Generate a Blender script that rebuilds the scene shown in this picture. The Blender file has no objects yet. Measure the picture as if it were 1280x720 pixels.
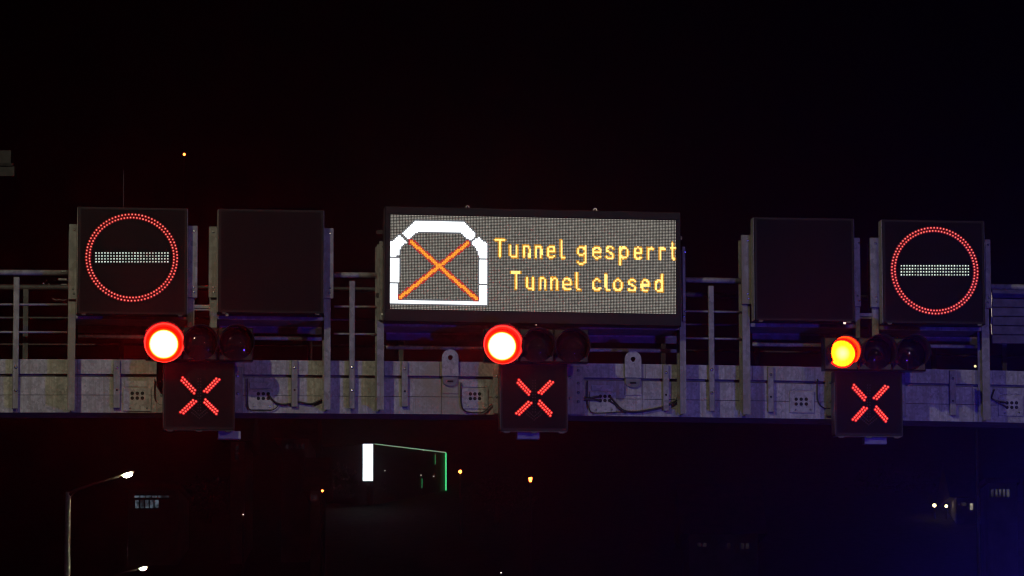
import bpy, math, random
from mathutils import Vector, Matrix

SC = bpy.context.scene
COL = SC.collection
rnd = random.Random(7)
R = math.radians

# ------------------------------------------------------------------ camera
F = 5400.0                       # focal length in pixels of a 1280 px wide frame
PITCH, ROLL = math.atan(700 / F), 0.0031
CAM = Vector((0, 0, 1.5))
fw = Vector((0, math.cos(PITCH), math.sin(PITCH)))
r0 = Vector((1, 0, 0))
u0 = r0.cross(fw)
cr = r0 * math.cos(ROLL) - u0 * math.sin(ROLL)
cu = u0 * math.cos(ROLL) + r0 * math.sin(ROLL)
cam_d = bpy.data.cameras.new('camera')
cam = bpy.data.objects.new('camera', cam_d)
COL.objects.link(cam)
m = Matrix((cr, cu, -fw)).transposed().to_4x4()
m.translation = CAM
cam.matrix_world = m
cam_d.sensor_width = 36
cam_d.lens = F / 1280 * 36
cam_d.clip_start, cam_d.clip_end = 0.5, 4000
SC.camera = cam

# ------------------------------------------------------------------ night sky
W = bpy.data.worlds.new('World')
SC.world = W
W.use_nodes = True
nt = W.node_tree
bg = nt.nodes['Background']
sky = nt.nodes.new('ShaderNodeTexSky')
sky.sky_type = 'NISHITA'
sky.sun_disc = False
sky.sun_elevation = R(-9)
sky.sun_rotation = R(200)
nt.links.new(sky.outputs[0], bg.inputs[0])
bg.inputs[1].default_value = 0.05

SC.view_settings.view_transform = 'Standard'
SC.view_settings.look = 'None'
SC.view_settings.exposure = 0
SC.view_settings.gamma = 1
cy = SC.cycles
cy.use_denoising = True
cy.denoising_prefilter = 'ACCURATE'
cy.filter_width = 1.2
cy.max_bounces = 4
cy.volume_bounces = 0
cy.sample_clamp_indirect = 3.0
cy.caustics_reflective = False
cy.caustics_refractive = False

# gantry frame: x along the bridge, y away from the viewer, z up
YAW, Y0 = math.atan(0.132), 45.0
MG = Matrix.Translation((0, Y0, 0)) @ Matrix.Rotation(YAW, 4, 'Z')
MGI = MG.inverted()


def ray(px, py):
    return (fw + cr * ((px - 640) / F) - cu * ((py - 360) / F))


def G(px, py, d=0.0):
    """gantry coordinates of the point seen at that spot, d metres in front of the beam's face"""
    o = MGI @ CAM
    v = MGI.to_3x3() @ ray(px, py)
    return o + v * ((-d - o.y) / v.y)


def P(px, py, Y):
    v = ray(px, py)
    return CAM + v * (Y / v.y)


def camber(x):
    return -0.001 * x * x


# ------------------------------------------------------------------ mesh helpers
class MB:
    def __init__(s):
        s.v, s.f, s.a = [], [], []

    def add(s, vs, fs, att=None):
        n = len(s.v)
        s.v += [tuple(v) for v in vs]
        s.f += [tuple(i + n for i in f) for f in fs]
        s.a += att if att else [0.0] * len(vs)
        return s

    def box(s, x0, x1, y0, y1, z0, z1, c=0.0):
        """box with its four upright-facing front edges chamfered by c (c=0: plain)"""
        if c <= 0:
            vs = [(x, y, z) for x in (x0, x1) for y in (y0, y1) for z in (z0, z1)]
            fs = [(0, 1, 3, 2), (4, 6, 7, 5), (0, 4, 5, 1), (2, 3, 7, 6), (0, 2, 6, 4), (1, 5, 7, 3)]
            return s.add(vs, fs)
        vs = [(x0 + c, y0, z0 + c), (x1 - c, y0, z0 + c), (x1 - c, y0, z1 - c), (x0 + c, y0, z1 - c),
              (x0, y0 + c, z0), (x1, y0 + c, z0), (x1, y0 + c, z1), (x0, y0 + c, z1),
              (x0, y1, z0), (x1, y1, z0), (x1, y1, z1), (x0, y1, z1)]
        fs = [(0, 1, 2, 3), (11, 10, 9, 8)]
        for k in range(4):
            n = (k + 1) % 4
            fs += [(4 + k, 4 + n, n, k), (8 + k, 8 + n, 4 + n, 4 + k)]
        return s.add(vs, fs)

    def tube(s, pts, r, n=8, cap=True):
        pts = [Vector(p) for p in pts]
        rs = r if isinstance(r, (list, tuple)) else [r] * len(pts)
        vs, fs = [], []
        prev = None
        for i, p in enumerate(pts):
            t = (pts[min(i + 1, len(pts) - 1)] - pts[max(i - 1, 0)]).normalized()
            a = prev if prev is not None else (Vector((0, 0, 1)) if abs(t.z) < .9 else Vector((1, 0, 0)))
            a = (a - t * a.dot(t)).normalized()
            prev = a
            b = t.cross(a)
            for k in range(n):
                g = 2 * math.pi * k / n
                vs.append(p + (a * math.cos(g) + b * math.sin(g)) * rs[i])
        for i in range(len(pts) - 1):
            for k in range(n):
                k2 = (k + 1) % n
                fs.append((i * n + k, i * n + k2, (i + 1) * n + k2, (i + 1) * n + k))
        if cap:
            fs.append(tuple(range(n))[::-1])
            fs.append(tuple((len(pts) - 1) * n + k for k in range(n)))
        return s.add(vs, fs)

    def prism(s, poly, y0, y1):
        """polygon in x,z pulled from y0 (front) to y1"""
        n = len(poly)
        vs = [(x, y0, z) for x, z in poly] + [(x, y1, z) for x, z in poly]
        fs = [tuple(range(n)), tuple(range(2 * n - 1, n - 1, -1))]
        fs += [(k + n, (k + 1) % n + n, (k + 1) % n, k) for k in range(n)]
        return s.add(vs, fs)

    def dome(s, c, rad, h, n=24, rings=5, back=True):
        """bulging disc facing -y; the attribute runs from 1 in the middle to 0 at the rim"""
        c = Vector(c)
        vs, at = [c + Vector((0, -h, 0))], [1.0]
        fs = []
        for i in range(1, rings + 1):
            q = i / rings
            for k in range(n):
                g = 2 * math.pi * k / n
                vs.append(c + Vector((rad * q * math.cos(g), -h * (1 - q * q), rad * q * math.sin(g))))
                at.append(1 - q)
        for k in range(n):
            fs.append((0, 1 + k, 1 + (k + 1) % n))
        for i in range(rings - 1):
            for k in range(n):
                a, b = 1 + i * n + k, 1 + i * n + (k + 1) % n
                fs.append((a, a + n, b + n, b))
        return s.add(vs, fs, at)

    def build(s, name, mat, parent=None, off=None, smooth=False, at=None, rot=None):
        me = bpy.data.meshes.new(name)
        vs = s.v if off is None else [(x - off[0], y - off[1], z - off[2]) for x, y, z in s.v]
        me.from_pydata(vs, [], s.f)
        me.validate()
        if any(s.a):
            a = me.attributes.new('glow', 'FLOAT', 'POINT')
            a.data.foreach_set('value', s.a)
        me.materials.append(mat)
        if smooth:
            me.polygons.foreach_set('use_smooth', [True] * len(me.polygons))
        me.update()
        o = bpy.data.objects.new(name, me)
        COL.objects.link(o)
        if parent:
            o.parent = parent
        if at is not None:
            o.location = at
        if rot is not None:
            o.rotation_euler = rot
        return o


def tag(o, label=None, cat=None, group=None, kind=None):
    for k, v in (('label', label), ('category', cat), ('group', group), ('kind', kind)):
        if v:
            o[k] = v
    return o


def empty(name, loc, rz=0.0):
    o = bpy.data.objects.new(name, None)
    o.empty_display_size = 0.1
    COL.objects.link(o)
    o.location = loc
    o.rotation_euler = (0, 0, rz)
    return o


def gempty(name, g):
    """an Empty standing at gantry coordinates g, turned with the gantry"""
    return empty(name, MG @ Vector(g), YAW)


# ------------------------------------------------------------------ materials
def new_mat(name):
    mt = bpy.data.materials.new(name)
    mt.use_nodes = True
    n = mt.node_tree.nodes
    return mt, n, mt.node_tree.links, n['Principled BSDF']


def mixrgb(n, l, fac, a, b):
    x = n.new('ShaderNodeMix')
    x.data_type = 'RGBA'
    for sock, v in ((x.inputs['Factor'], fac), (x.inputs['A'], a), (x.inputs['B'], b)):
        if hasattr(v, 'is_output'):
            l.new(v, sock)
        else:
            sock.default_value = v if isinstance(v, (int, float)) else (*v, 1)
    return x.outputs['Result']


def noise(n, l, scale, detail=4, rough=.6, co=None, lo=.35, hi=.65):
    t = n.new('ShaderNodeTexNoise')
    t.inputs['Scale'].default_value = scale
    t.inputs['Detail'].default_value = detail
    t.inputs['Roughness'].default_value = rough
    if co:
        l.new(co, t.inputs['Vector'])
    r = n.new('ShaderNodeMapRange')
    r.inputs['From Min'].default_value = lo
    r.inputs['From Max'].default_value = hi
    l.new(t.outputs['Fac'], r.inputs['Value'])
    return r.outputs['Result']


def coords(n, l, scale=(1, 1, 1)):
    g = n.new('ShaderNodeNewGeometry')
    mp = n.new('ShaderNodeMapping')
    mp.inputs['Scale'].default_value = scale
    l.new(g.outputs['Position'], mp.inputs['Vector'])
    return mp.outputs[0]


def galv(name, dark, light, stain, streak=True, spangle=26):
    mt, n, l, b = new_mat(name)
    base = mixrgb(n, l, noise(n, l, 5, 8, .65, coords(n, l)), dark, light)
    v = n.new('ShaderNodeTexVoronoi')
    v.inputs['Scale'].default_value = spangle
    l.new(coords(n, l, (1, 1, .8)), v.inputs['Vector'])
    hs = n.new('ShaderNodeSeparateColor')
    l.new(v.outputs['Color'], hs.inputs[0])
    mr = n.new('ShaderNodeMapRange')
    mr.inputs['To Min'].default_value, mr.inputs['To Max'].default_value = .74, 1.2
    l.new(hs.outputs[0], mr.inputs['Value'])
    mm = n.new('ShaderNodeMix')
    mm.data_type, mm.blend_type = 'RGBA', 'MULTIPLY'
    mm.inputs['Factor'].default_value = 1
    l.new(base, mm.inputs['A'])
    l.new(mr.outputs[0], mm.inputs['B'])
    c = mm.outputs['Result']
    if streak:
        st = noise(n, l, 3.2, 6, .7, coords(n, l, (7, 7, .3)), .47, .66)
        c = mixrgb(n, l, st, c, stain)
        st2 = noise(n, l, 1.1, 3, .6, coords(n, l, (1, 1, .6)), .56, .7)
        c = mixrgb(n, l, st2, c, (stain[0] * 1.1, stain[1] * 1.02, stain[2] * .68))
    l.new(c, b.inputs['Base Color'])
    b.inputs['Metallic'].default_value = .15
    b.inputs['Roughness'].default_value = .62
    bp = n.new('ShaderNodeBump')
    bp.inputs['Strength'].default_value = .25
    bp.inputs['Distance'].default_value = .004
    l.new(hs.outputs[1], bp.inputs['Height'])
    l.new(bp.outputs[0], b.inputs['Normal'])
    return mt


def plain(name, col, rough=.5, metal=0, var=.3, scale=9, spec=.5):
    mt, n, l, b = new_mat(name)
    lo = tuple(c * (1 - var) for c in col)
    hi = tuple(min(1, c * (1 + var)) for c in col)
    l.new(mixrgb(n, l, noise(n, l, scale, 6, .6, coords(n, l)), lo, hi), b.inputs['Base Color'])
    b.inputs['Roughness'].default_value = rough
    b.inputs['Metallic'].default_value = metal
    b.inputs['Specular IOR Level'].default_value = spec
    return mt


def glow(name, stops, strength=1.0, sample=False, vary=0.0, vscale=60):
    """emission whose colour runs over the 'glow' attribute from rim (0) to middle (1)"""
    mt, n, l, b = new_mat(name)
    b.inputs['Base Color'].default_value = (.02, .02, .02, 1)
    b.inputs['Roughness'].default_value = .3
    if len(stops) == 1:
        c = None
        b.inputs['Emission Color'].default_value = (*stops[0][1], 1)
    else:
        a = n.new('ShaderNodeAttribute')
        a.attribute_name = 'glow'
        c = None
        prev = stops[0]
        for s in stops[1:]:
            mr = n.new('ShaderNodeMapRange')
            mr.inputs['From Min'].default_value, mr.inputs['From Max'].default_value = prev[0], s[0]
            l.new(a.outputs['Fac'], mr.inputs['Value'])
            c = mixrgb(n, l, mr.outputs[0], c if c else prev[1], s[1])
            prev = s
        l.new(c, b.inputs['Emission Color'])
    b.inputs['Emission Strength'].default_value = strength
    if vary:
        nz = noise(n, l, vscale, 2, .5, coords(n, l), .3, .7)
        mr = n.new('ShaderNodeMapRange')
        mr.inputs['To Min'].default_value = strength * (1 - vary)
        mr.inputs['To Max'].default_value = strength * (1 + vary)
        l.new(nz, mr.inputs['Value'])
        l.new(mr.outputs[0], b.inputs['Emission Strength'])
    if name.startswith('matrix'):
        b.inputs['Base Color'].default_value = (.16, .16, .15, 1)
    mt.cycles.emission_sampling = 'FRONT' if sample else 'NONE'
    return mt


STEEL = galv('galvanised_steel', (.20, .20, .20), (.32, .32, .31), (.2, .195, .17))
BEAM = galv('weathered_beam_steel', (.28, .28, .275), (.44, .44, .43), (.25, .245, .21), True, 48)
PLATE = galv('dull_zinc_plate', (.30, .30, .30), (.38, .38, .375), (.28, .27, .25), False, 40)
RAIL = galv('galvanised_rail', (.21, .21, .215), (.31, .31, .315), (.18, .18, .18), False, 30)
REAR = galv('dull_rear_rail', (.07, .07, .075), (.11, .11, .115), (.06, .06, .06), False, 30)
CORE = plain('dark_steel', (.16, .16, .17), .7)  # one even dark steel tone
BOLT = plain('bright_bolt', (.6, .6, .58), .25, .9, .1)
HOLE = plain('black_hole', (.008, .008, .008), .8)
CABLE = plain('black_cable', (.012, .012, .013), .45)
CASE = plain('black_case', (.0055, .005, .006), .5, 0, .25, 14, .25)
FACE = plain('black_sign_face', (.003, .0027, .0034), .6, 0, .5, 55, .12)
RIM = plain('dark_metal_rim', (.05, .05, .055), .4, .3)
HOUSE = plain('black_housing', (.012, .0115, .013), .42, 0, .2, 20, .4)
VISOR = plain('visor_black', (.019, .018, .019), .35, 0, .2, 20, .3)
DARKLENS = plain('unlit_lens', (.006, .005, .008), .05, 0, .2, 60, .6)
ARROW = plain('unlit_arrow_point', (.03, .03, .03), .4, 0, .5, 90, .3)
LABEL = plain('pale_plastic_box', (.32, .32, .36), .45, 0, .15)
GROUND = plain('dark_ground', (.045, .05, .035), .9, 0, .5, 2)
ASPHALT = plain('asphalt', (.05, .05, .05), .85, 0, .3, 3)
PAINT = plain('road_paint', (.75, .75, .73), .6, 0, .1)
KERB = plain('kerb_stone', (.3, .3, .29), .8)
POLE = galv('lamp_pole_steel', (.3, .3, .3), (.4, .4, .4), (.3, .3, .3), False, 30)
WALL = plain('house_wall', (.3, .28, .25), .9, 0, .2, 1)
ROOF = plain('roof_tiles', (.12, .06, .045), .9, 0, .3, 2)
FRAME = plain('window_frame', (.25, .25, .25), .5)
BARK = plain('bark', (.08, .06, .045), .9)
LEAF = plain('leaf', (.06, .085, .04), .7, 0, .5, 3)

RED_LED = glow('red_light_point', [(0, (.05, 0, 0)), (.35, (.34, .002, .002)), (.55, (1.5, .03, .02)), (1, (3.0, .5, .33))], 1, vary=.25, vscale=90)  # dim outer zone of each dome imitates the halo round the point
RING_LED = glow('red_ring_point', [(0, (.03, 0, 0)), (.35, (.11, .0, .0)), (.58, (.7, .02, .015)), (1, (1.9, .6, .45))], 1, vary=.35, vscale=70)  # outer ramp paints a faint red halo round each point
WHITE_LED = glow('white_light_point', [(0, (.03, .04, .035)), (.4, (.16, .2, .17)), (.6, (.8, .9, .8)), (1, (1.4, 1.55, 1.4))], 1, vary=.6, vscale=80)  # outer ramp paints a pale halo round each point
MATRIX_DIM = glow('matrix_idle_point', [(0, (.36, .34, .285))], 1, vary=.28, vscale=34)
MATRIX_WHITE = glow('matrix_white_point', [(0, (1.5, 1.6, 1.65))], 1.2)
MATRIX_WHITE_BLOOM = glow('matrix_white_bloom_point', [(0, (.13, .14, .15))], 1)  # bloom of the white outline painted into the neighbouring points
MATRIX_AMBER = glow('matrix_amber_point', [(0, (2.1, 1.2, .26))], 1.0, vary=.25, vscale=40)
MATRIX_AMBER_BLOOM = glow('matrix_amber_bloom_point', [(0, (.75, .32, .015))], 1, vary=.35, vscale=30)  # unlit points given a dim amber, imitating bloom round the letters
MATRIX_ORANGE = glow('matrix_orange_point', [(0, (1.35, .44, .012))], 1)
MATRIX_RED_BLOOM = glow('matrix_red_bloom_point', [(0, (.62, .03, .02))], 1)  # red halo of the cross painted into the points beside it
LENS_HOT = glow('burning_red_lens', [(0, (16, .02, .0)), (.10, (26, .03, .0)), (.14, (60, 1.0, .02)), (.2, (120, 1.4, 1.05)), (1, (125, 1.8, 1.3))], 1.0, True)


def yellow_lens():
    mt, n, l, b = new_mat('amber_red_lens')
    a = n.new('ShaderNodeAttribute')
    a.attribute_name = 'glow'
    w = n.new('ShaderNodeTexWave')
    w.inputs['Scale'].default_value = 9
    w.inputs['Distortion'].default_value = .8
    l.new(coords(n, l), w.inputs['Vector'])
    mr = n.new('ShaderNodeMapRange')
    mr.inputs['From Min'].default_value, mr.inputs['From Max'].default_value = .06, .13
    l.new(a.outputs['Fac'], mr.inputs['Value'])
    c1 = mixrgb(n, l, w.outputs['Fac'], (60, .85, .004), (60, 1.5, .012))
    c = mixrgb(n, l, mr.outputs[0], (6, .01, 0), c1)
    m2 = n.new('ShaderNodeMapRange')
    m2.inputs['From Min'].default_value, m2.inputs['From Max'].default_value = .45, .9
    l.new(a.outputs['Fac'], m2.inputs['Value'])
    c = mixrgb(n, l, m2.outputs[0], c, (70, 1.7, .5))
    l.new(c, b.inputs['Emission Color'])
    b.inputs['Emission Strength'].default_value = 1
    b.inputs['Base Color'].default_value = (.1, .01, .01, 1)
    mt.cycles.emission_sampling = 'FRONT'
    return mt


LENS_YELLOW = yellow_lens()

# ------------------------------------------------------------------ ground, road and hill
def smooth(t):
    t = max(0, min(1, t))
    return t * t * (3 - 2 * t)


def terrain(x, y):
    h = 34 * smooth((y - 110) / 240)
    h += (1.6 * math.sin(x * .031 + 1) + 1.1 * math.sin(y * .045 + x * .017)) * smooth((y - 120) / 120)
    return h


gm = MB()
xs = [-420 + 20 * i for i in range(43)]
ys = [-60 + 15 * i for i in range(46)]
gm.add([(x, y, terrain(x, y) - .02) for y in ys for x in xs],
       [(j * 43 + i, j * 43 + i + 1, (j + 1) * 43 + i + 1, (j + 1) * 43 + i) for j in range(45) for i in range(42)])
tag(gm.build('ground', GROUND, smooth=True), kind='structure')
tag(MB().box(-6.4, 6.4, -40, 108, -.2, .004).build('road', ASPHALT), kind='structure')
mk = MB()
for x in (-2.0, 1.75):
    for k in range(12):
        mk.box(x - .07, x + .07, -30 + 11 * k, -25 + 11 * k, .004, .009)
for x in (-5.9, 5.7):
    mk.box(x - .1, x + .1, -40, 107, .004, .009)
tag(mk.build('road_markings', PAINT), kind='structure')
for s in (-1, 1):
    tag(MB().box(min(s * 6.4, s * 6.6), max(s * 6.4, s * 6.6), -40, 108, -.2, .13).build('kerb', KERB), kind='structure')

# ------------------------------------------------------------------ gantry
gan = gempty('sign_gantry', (0, 0, 0))
tag(gan, 'long grey galvanised steel gantry beam with railings, carrying all the signs and signals', 'gantry')


def gpart(mb, name, mat, parent=gan, smooth=False):
    return mb.build(name, mat, parent, None, smooth)


BOLT_ME = None


def bolt(g, parent, r=.013):
    """one hexagon bolt head at gantry coordinates g (its parent sits at the gantry origin)"""
    global BOLT_ME
    if BOLT_ME is None:
        mb = MB().dome((0, 0, 0), 1.0, .55, 6, 2)
        ob = mb.build('bolt', BOLT)
        BOLT_ME = ob.data
        bpy.data.objects.remove(ob)
    o = bpy.data.objects.new('bolt', BOLT_ME)
    COL.objects.link(o)
    o.parent = parent
    o.location = g
    o.scale = (r, r, r)
    return o


def zrow(y640, d=0.0):
    return G(640, y640, d).z


def xg(px, d=0.0, py=440):
    return G(px, py, d).x


# z levels of the beam
ZT, ZA, ZB, ZC, ZD = (zrow(v) for v in (453.2, 471.0, 473.3, 497.0, 518.6))
XL, XR = -8.2, 8.2
DEPTH = .62
seg = [XL + (XR - XL) * i / 12 for i in range(13)]
core = MB()
for a, b in zip(seg[:-1], seg[1:]):
    ca, cb = camber(a), camber(b)
    y0, y1 = .03, DEPTH
    vs = [(a, y0, ZD + .004 + ca), (a, y1, ZD + .004 + ca), (a, y0, ZT - .012 + ca), (a, y1, ZT - .012 + ca),
          (b, y0, ZD + .004 + cb), (b, y1, ZD + .004 + cb), (b, y0, ZT - .012 + cb), (b, y1, ZT - .012 + cb)]
    core.add(vs, [(0, 1, 3, 2), (4, 6, 7, 5), (0, 4, 5, 1), (2, 3, 7, 6), (0, 2, 6, 4), (1, 5, 7, 3)])
gpart(core, 'beam_core', CORE)


def plate_row(cuts, z0, z1, d, thick, name, gap=.006):
    for a, b in zip(cuts[:-1], cuts[1:]):
        dd = d + rnd.uniform(0, .004)
        mb = MB()
        a2, b2 = a + gap / 2, b - gap / 2
        k = max(1, int((b2 - a2) / 1.0))
        for i in range(k):
            p, q = a2 + (b2 - a2) * i / k, a2 + (b2 - a2) * (i + 1) / k
            cp, cq = camber(p), camber(q)
            y0, y1 = -dd, -dd + thick
            vs = [(p, y0, z0 + cp), (p, y1, z0 + cp), (p, y0, z1 + cp), (p, y1, z1 + cp),
                  (q, y0, z0 + cq), (q, y1, z0 + cq), (q, y0, z1 + cq), (q, y1, z1 + cq)]
            mb.add(vs, [(0, 1, 3, 2), (4, 6, 7, 5), (0, 4, 5, 1), (2, 3, 7, 6), (0, 2, 6, 4), (1, 5, 7, 3)])
        gpart(mb, name, BEAM)


cut_a = [XL] + [xg(p) for p in (-150, 97, 305, 480, 549, 690, 806, 940, 1080, 1240)] + [XR]
cut_b = [XL] + [xg(p) for p in (-220, 97, 330, 551.5, 803, 1031, 1215)] + [XR]
plate_row(cut_a, ZA, ZT, .020, .05, 'upper_plate', .004)
plate_row(cut_b, ZC + .003, ZB - .01, .0, .03, 'web_plate', .005)
plate_row(cut_b, ZD, ZC - .003, .004, .035, 'lower_plate', .005)
# top chord ledge under the upper plates
lg = MB().box(XL, XR, -.018, .03, ZB - .006 - .03, ZA - .002)
# legs of the gantry beside the carriageway
for x in (XL + .1, XR - .5):
    lm = MB().box(x, x + .42, .08, .54, 0, ZD - .001 + camber(x))
    lm.box(x - .2, x + .62, -.12, .74, 0, .09)
    gpart(lm, 'leg', STEEL)


def gbox(x0, x1, y0, y1, d, th, c=.0):
    """gantry box whose front face (d metres ahead of the beam) covers those picture edges"""
    xm, ym = (x0 + x1) / 2, (y0 + y1) / 2
    a, b = G(x0, ym, d), G(x1, ym, d)
    t, u = G(xm, y0, d), G(xm, y1, d)
    return (a.x, b.x, -d, -d + th, u.z, t.z, c)


def pbox(name, mat, x0, x1, y0, y1, d, th, parent=gan, c=.0):
    return gpart(MB().box(*gbox(x0, x1, y0, y1, d, th, c)), name, mat, parent)


# bolted straps and railing posts on the face of the beam
def strap(x0, x1, y0, y1, name='strap', d=.055, hole=True, by=(459, 488)):
    x0b, x1b, yf0, z0, z0b, z1b, _ = gbox(x0, x1, y0, y1, d, .03)
    mb = MB().box(x0b, x1b, -d, -d + .034, z0b, z1b, .004)
    mb.box(x0b + .012, x1b - .012, -d + .034, -.0, z0b + .02, z0b + .05)
    mb.box(x0b + .012, x1b - .012, -d + .034, -.0, zrow(466) - .02, zrow(466) + .02)
    o = gpart(mb, name, STEEL)
    return o


for x0, x1, y0, y1 in ((141.7, 150.3, 450, 510), (364.3, 372.2, 450, 508.5), (502.2, 510, 451.5, 508.5), (829, 836.3, 456, 513.5), (960, 967.4, 458.5, 515), (1187.5, 1195, 463.5, 519)):
    s = strap(x0, x1, y0, y1)
    xm = (x0 + x1) / 2
    bolt(G(xm, y0 + 9.5, .056), s, .017)
    h = gpart(MB().dome(G(xm, y0 + 37.5, .0565), .012, .001, 8, 1), 'bolt_hole', HOLE, s)
for x0, x1, y0, y1, sh in ((16.0, 23.6, 346, 511, -1.6), (436.6, 443.8, 351, 511, 0), (886.3, 893.2, 357, 514, 0), (-190, -182, 343, 509, 0), (1330, 1337, 363, 520, 0)):
    mb = MB()
    d = .10
    a = gbox(x0, x1, y0, y1, d, .045)
    mb.box(*a[:6], .006)
    mb.box(a[0] + .012, a[1] - .012, -d + .045, 0, a[4] + .05, a[4] + .09)
    mb.box(a[0] + .012, a[1] - .012, -d + .045, 0, zrow(462) - .02, zrow(462) + .02)
    o = gpart(mb, 'railing_post', STEEL)
    xm = (x0 + x1) / 2
    for yy in (y1 - 52, y1 - 23):
        bolt(G(xm, yy, d + .001), o, .02)

# railings: front and rear
def hrail(name, y640, r, d, xr, mat=RAIL, flat=False):
    z = zrow(y640, d)
    for p, q in xr:
        a, b = xg(p, d), xg(q, d)
        k = max(1, int((b - a) / .8))
        pts = [(a + (b - a) * i / k, -d, z + camber(a + (b - a) * i / k)) for i in range(k + 1)]
        gpart(MB().tube(pts, r, 10), name, mat, smooth=True)


OPEN = ((-420, 83.5), (417.5, 470.5), (857.5, 927), (1240, 1700))
hrail('top_rail', 346.3, .030, .06, OPEN)
hrail('middle_rail', 385.6, .012, .065, ((-420, 83.5), (417.5, 470.5), (857.5, 927)))
hrail('lower_rail', 419.6, .012, .065, ((-420, 83.5), (417.5, 470.5), (857.5, 927)))
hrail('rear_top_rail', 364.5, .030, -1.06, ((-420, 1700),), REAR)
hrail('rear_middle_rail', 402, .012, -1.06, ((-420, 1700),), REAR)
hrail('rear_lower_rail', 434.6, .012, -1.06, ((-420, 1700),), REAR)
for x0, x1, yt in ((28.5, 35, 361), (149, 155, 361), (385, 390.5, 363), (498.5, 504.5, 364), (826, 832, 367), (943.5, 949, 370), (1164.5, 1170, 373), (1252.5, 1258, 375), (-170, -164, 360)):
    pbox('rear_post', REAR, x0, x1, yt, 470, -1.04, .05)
# floor of the walkway between the railings, behind the beam's upper plates
gpart(MB().box(XL, XR, DEPTH + .02, 1.16, ZT - .20, ZT - .14), 'walkway_floor', CORE)

# sign posts: wide bolted clamp plate above, narrower channel below
def sign_post(xu0, xu1, yt, ym, xl0, xl1, yb, d=.25, dp=None):
    dp = dp or d + .04
    mb = MB()
    a = gbox(xl0, xl1, yt + 4, yb, d, .012)
    mb.box(*a[:6])                                              # front flange
    xm = (a[0] + a[1]) / 2
    mb.box(xm - .006, xm + .006, -d + .012, -.055, a[4], a[5])   # web
    mb.box(a[0], a[1], -.055, -.043, a[4], a[5])                # rear flange
    mb.box(a[0] + .004, a[1] - .004, -.043, 0, a[4] + .03, a[4] + .08)
    mb.box(a[0] + .004, a[1] - .004, -.043, -.0245, zrow(462) - .04, zrow(462) + .04)
    o = gpart(mb, 'sign_post', STEEL)
    cp = pbox('clamp_plate', STEEL, xu0, xu1, yt, ym, dp, .035, o, .004)
    xc = xu0 + (xu1 - xu0) * .62
    for yy in (yt + 7, ym - 13, ym - 7):
        bolt(G(xc + rnd.uniform(-1.5, 1.5), yy, dp + .001), o, .014)
    return o


sign_post(86, 96, 280, 374, 85.6, 94.4, 513)
sign_post(234.7, 247, 282, 372, 234.6, 243, 452)
sign_post(261, 272.5, 283, 372, 263.4, 271.2, 452)
sign_post(405, 417, 285, 373, 405.2, 413.2, 512)
sign_post(474, 482, 301.5, 400, 471.2, 480, 512)
sign_post(853.3, 857, 308, 402, 849.8, 857.2, 517)
sign_post(927, 939.5, 293.5, 380, 928, 937.4, 518)
sign_post(1068.3, 1075.6, 297, 383, 1069.2, 1074.8, 462)
sign_post(1088, 1100.5, 297, 384, 1089.8, 1098, 462)
sign_post(1232, 1238.8, 299, 385, 1227.2, 1236.6, 525)
# little ties between neighbouring posts
for x0, x1, y0 in ((243, 263.5, 381), (1075, 1090, 391.5)):
    pbox('post_tie', STEEL, x0, x1, y0, y0 + 4, .24, .01)
    pbox('post_tie', STEEL, x0, x1, y0 + 5, y0 + 7, .236, .01)


# service platforms below the signs: front bar, floor, kick plate and conduit tube
def platform(x0, x1, yl, tube_y, cut=None):
    a = gbox(x0, x1, yl, yl + 4.6, .235, .04)
    o = gpart(MB().box(*a[:6], .003), 'platform_edge', STEEL)
    gpart(MB().box(a[0] + .01, a[1] - .01, -.194, .42, a[4] + .012, a[5] - .008), 'platform_floor', CORE, o)
    k = gbox(x0 + 3, x1 - 3, yl + 13, yl + 22, -.43, .01)
    gpart(MB().box(*k[:6]), 'kick_plate', CORE, o)
    e = gbox(x0 + 3, x1 - 3, yl + 12.3, yl + 14.6, -.425, .004)
    gpart(MB().box(*e[:6]), 'kick_plate_lip', RAIL, o)
    p, q = G(x0 + 3, tube_y, -.30), G(x1 - 3, tube_y, -.30)
    gpart(MB().tube([(p.x, .30, (p.z + q.z) / 2), (q.x, .30, (p.z + q.z) / 2)], .021, 10), 'conduit_tube', PLATE, o, True)
    return o


platform(94.5, 234.5, 394.7, 420.8)
platform(271.5, 405, 395.4, 422.8)
platform(480, 850.5, 405.3, 436.5)
platform(937.5, 1069, 404.6, 431.2)
platform(1098.5, 1228, 408.3, 432.6)
# corrugated end screen on the right
scr = MB()
for k in range(6):
    a = gbox(1240.5, 1330, 362 + k * 11.4, 372.6 + k * 11.4, -.30, .02)
    scr.box(*a[:6], .006)
gpart(scr, 'end_screen', CORE)
tr = MB()
q0 = [G(1238.8, 366, .27), G(1239.6, 374, .27), G(1238.9, 384, .27), G(1239.7, 396, .27), G(1238.7, 405, .25), G(1239.6, 418, .25)]
gpart(MB().tube(q0, .006, 6), 'hanging_chain', BOLT)


# bright clamps and wire ends on the railing at the left
for x0, x1, yy, hh in ((76.5, 83, 338, 1.6), (73, 83.5, 347.9, 2.4), (76.5, 83.5, 354.8, 1.4)):
    pbox('rail_clamp', BOLT, x0, x1, yy, yy + hh, .10, .03)
for x, y, rr in ((54.5, 354.2, .012), (61.3, 355, .010), (58.2, 350.3, .006), (68.5, 350.4, .006)):
    gpart(MB().dome(G(x, y, .10), rr, rr * .8, 8, 3), 'rail_bolt', BOLT, smooth=True)
gpart(MB().tube([G(x, y, .1) for x, y in ((65, 373), (68, 374.2), (71, 375.6), (73, 374), (76, 374.8), (79, 375.4), (83, 374.2))], .004, 6), 'tie_wire', BOLT)


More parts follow.
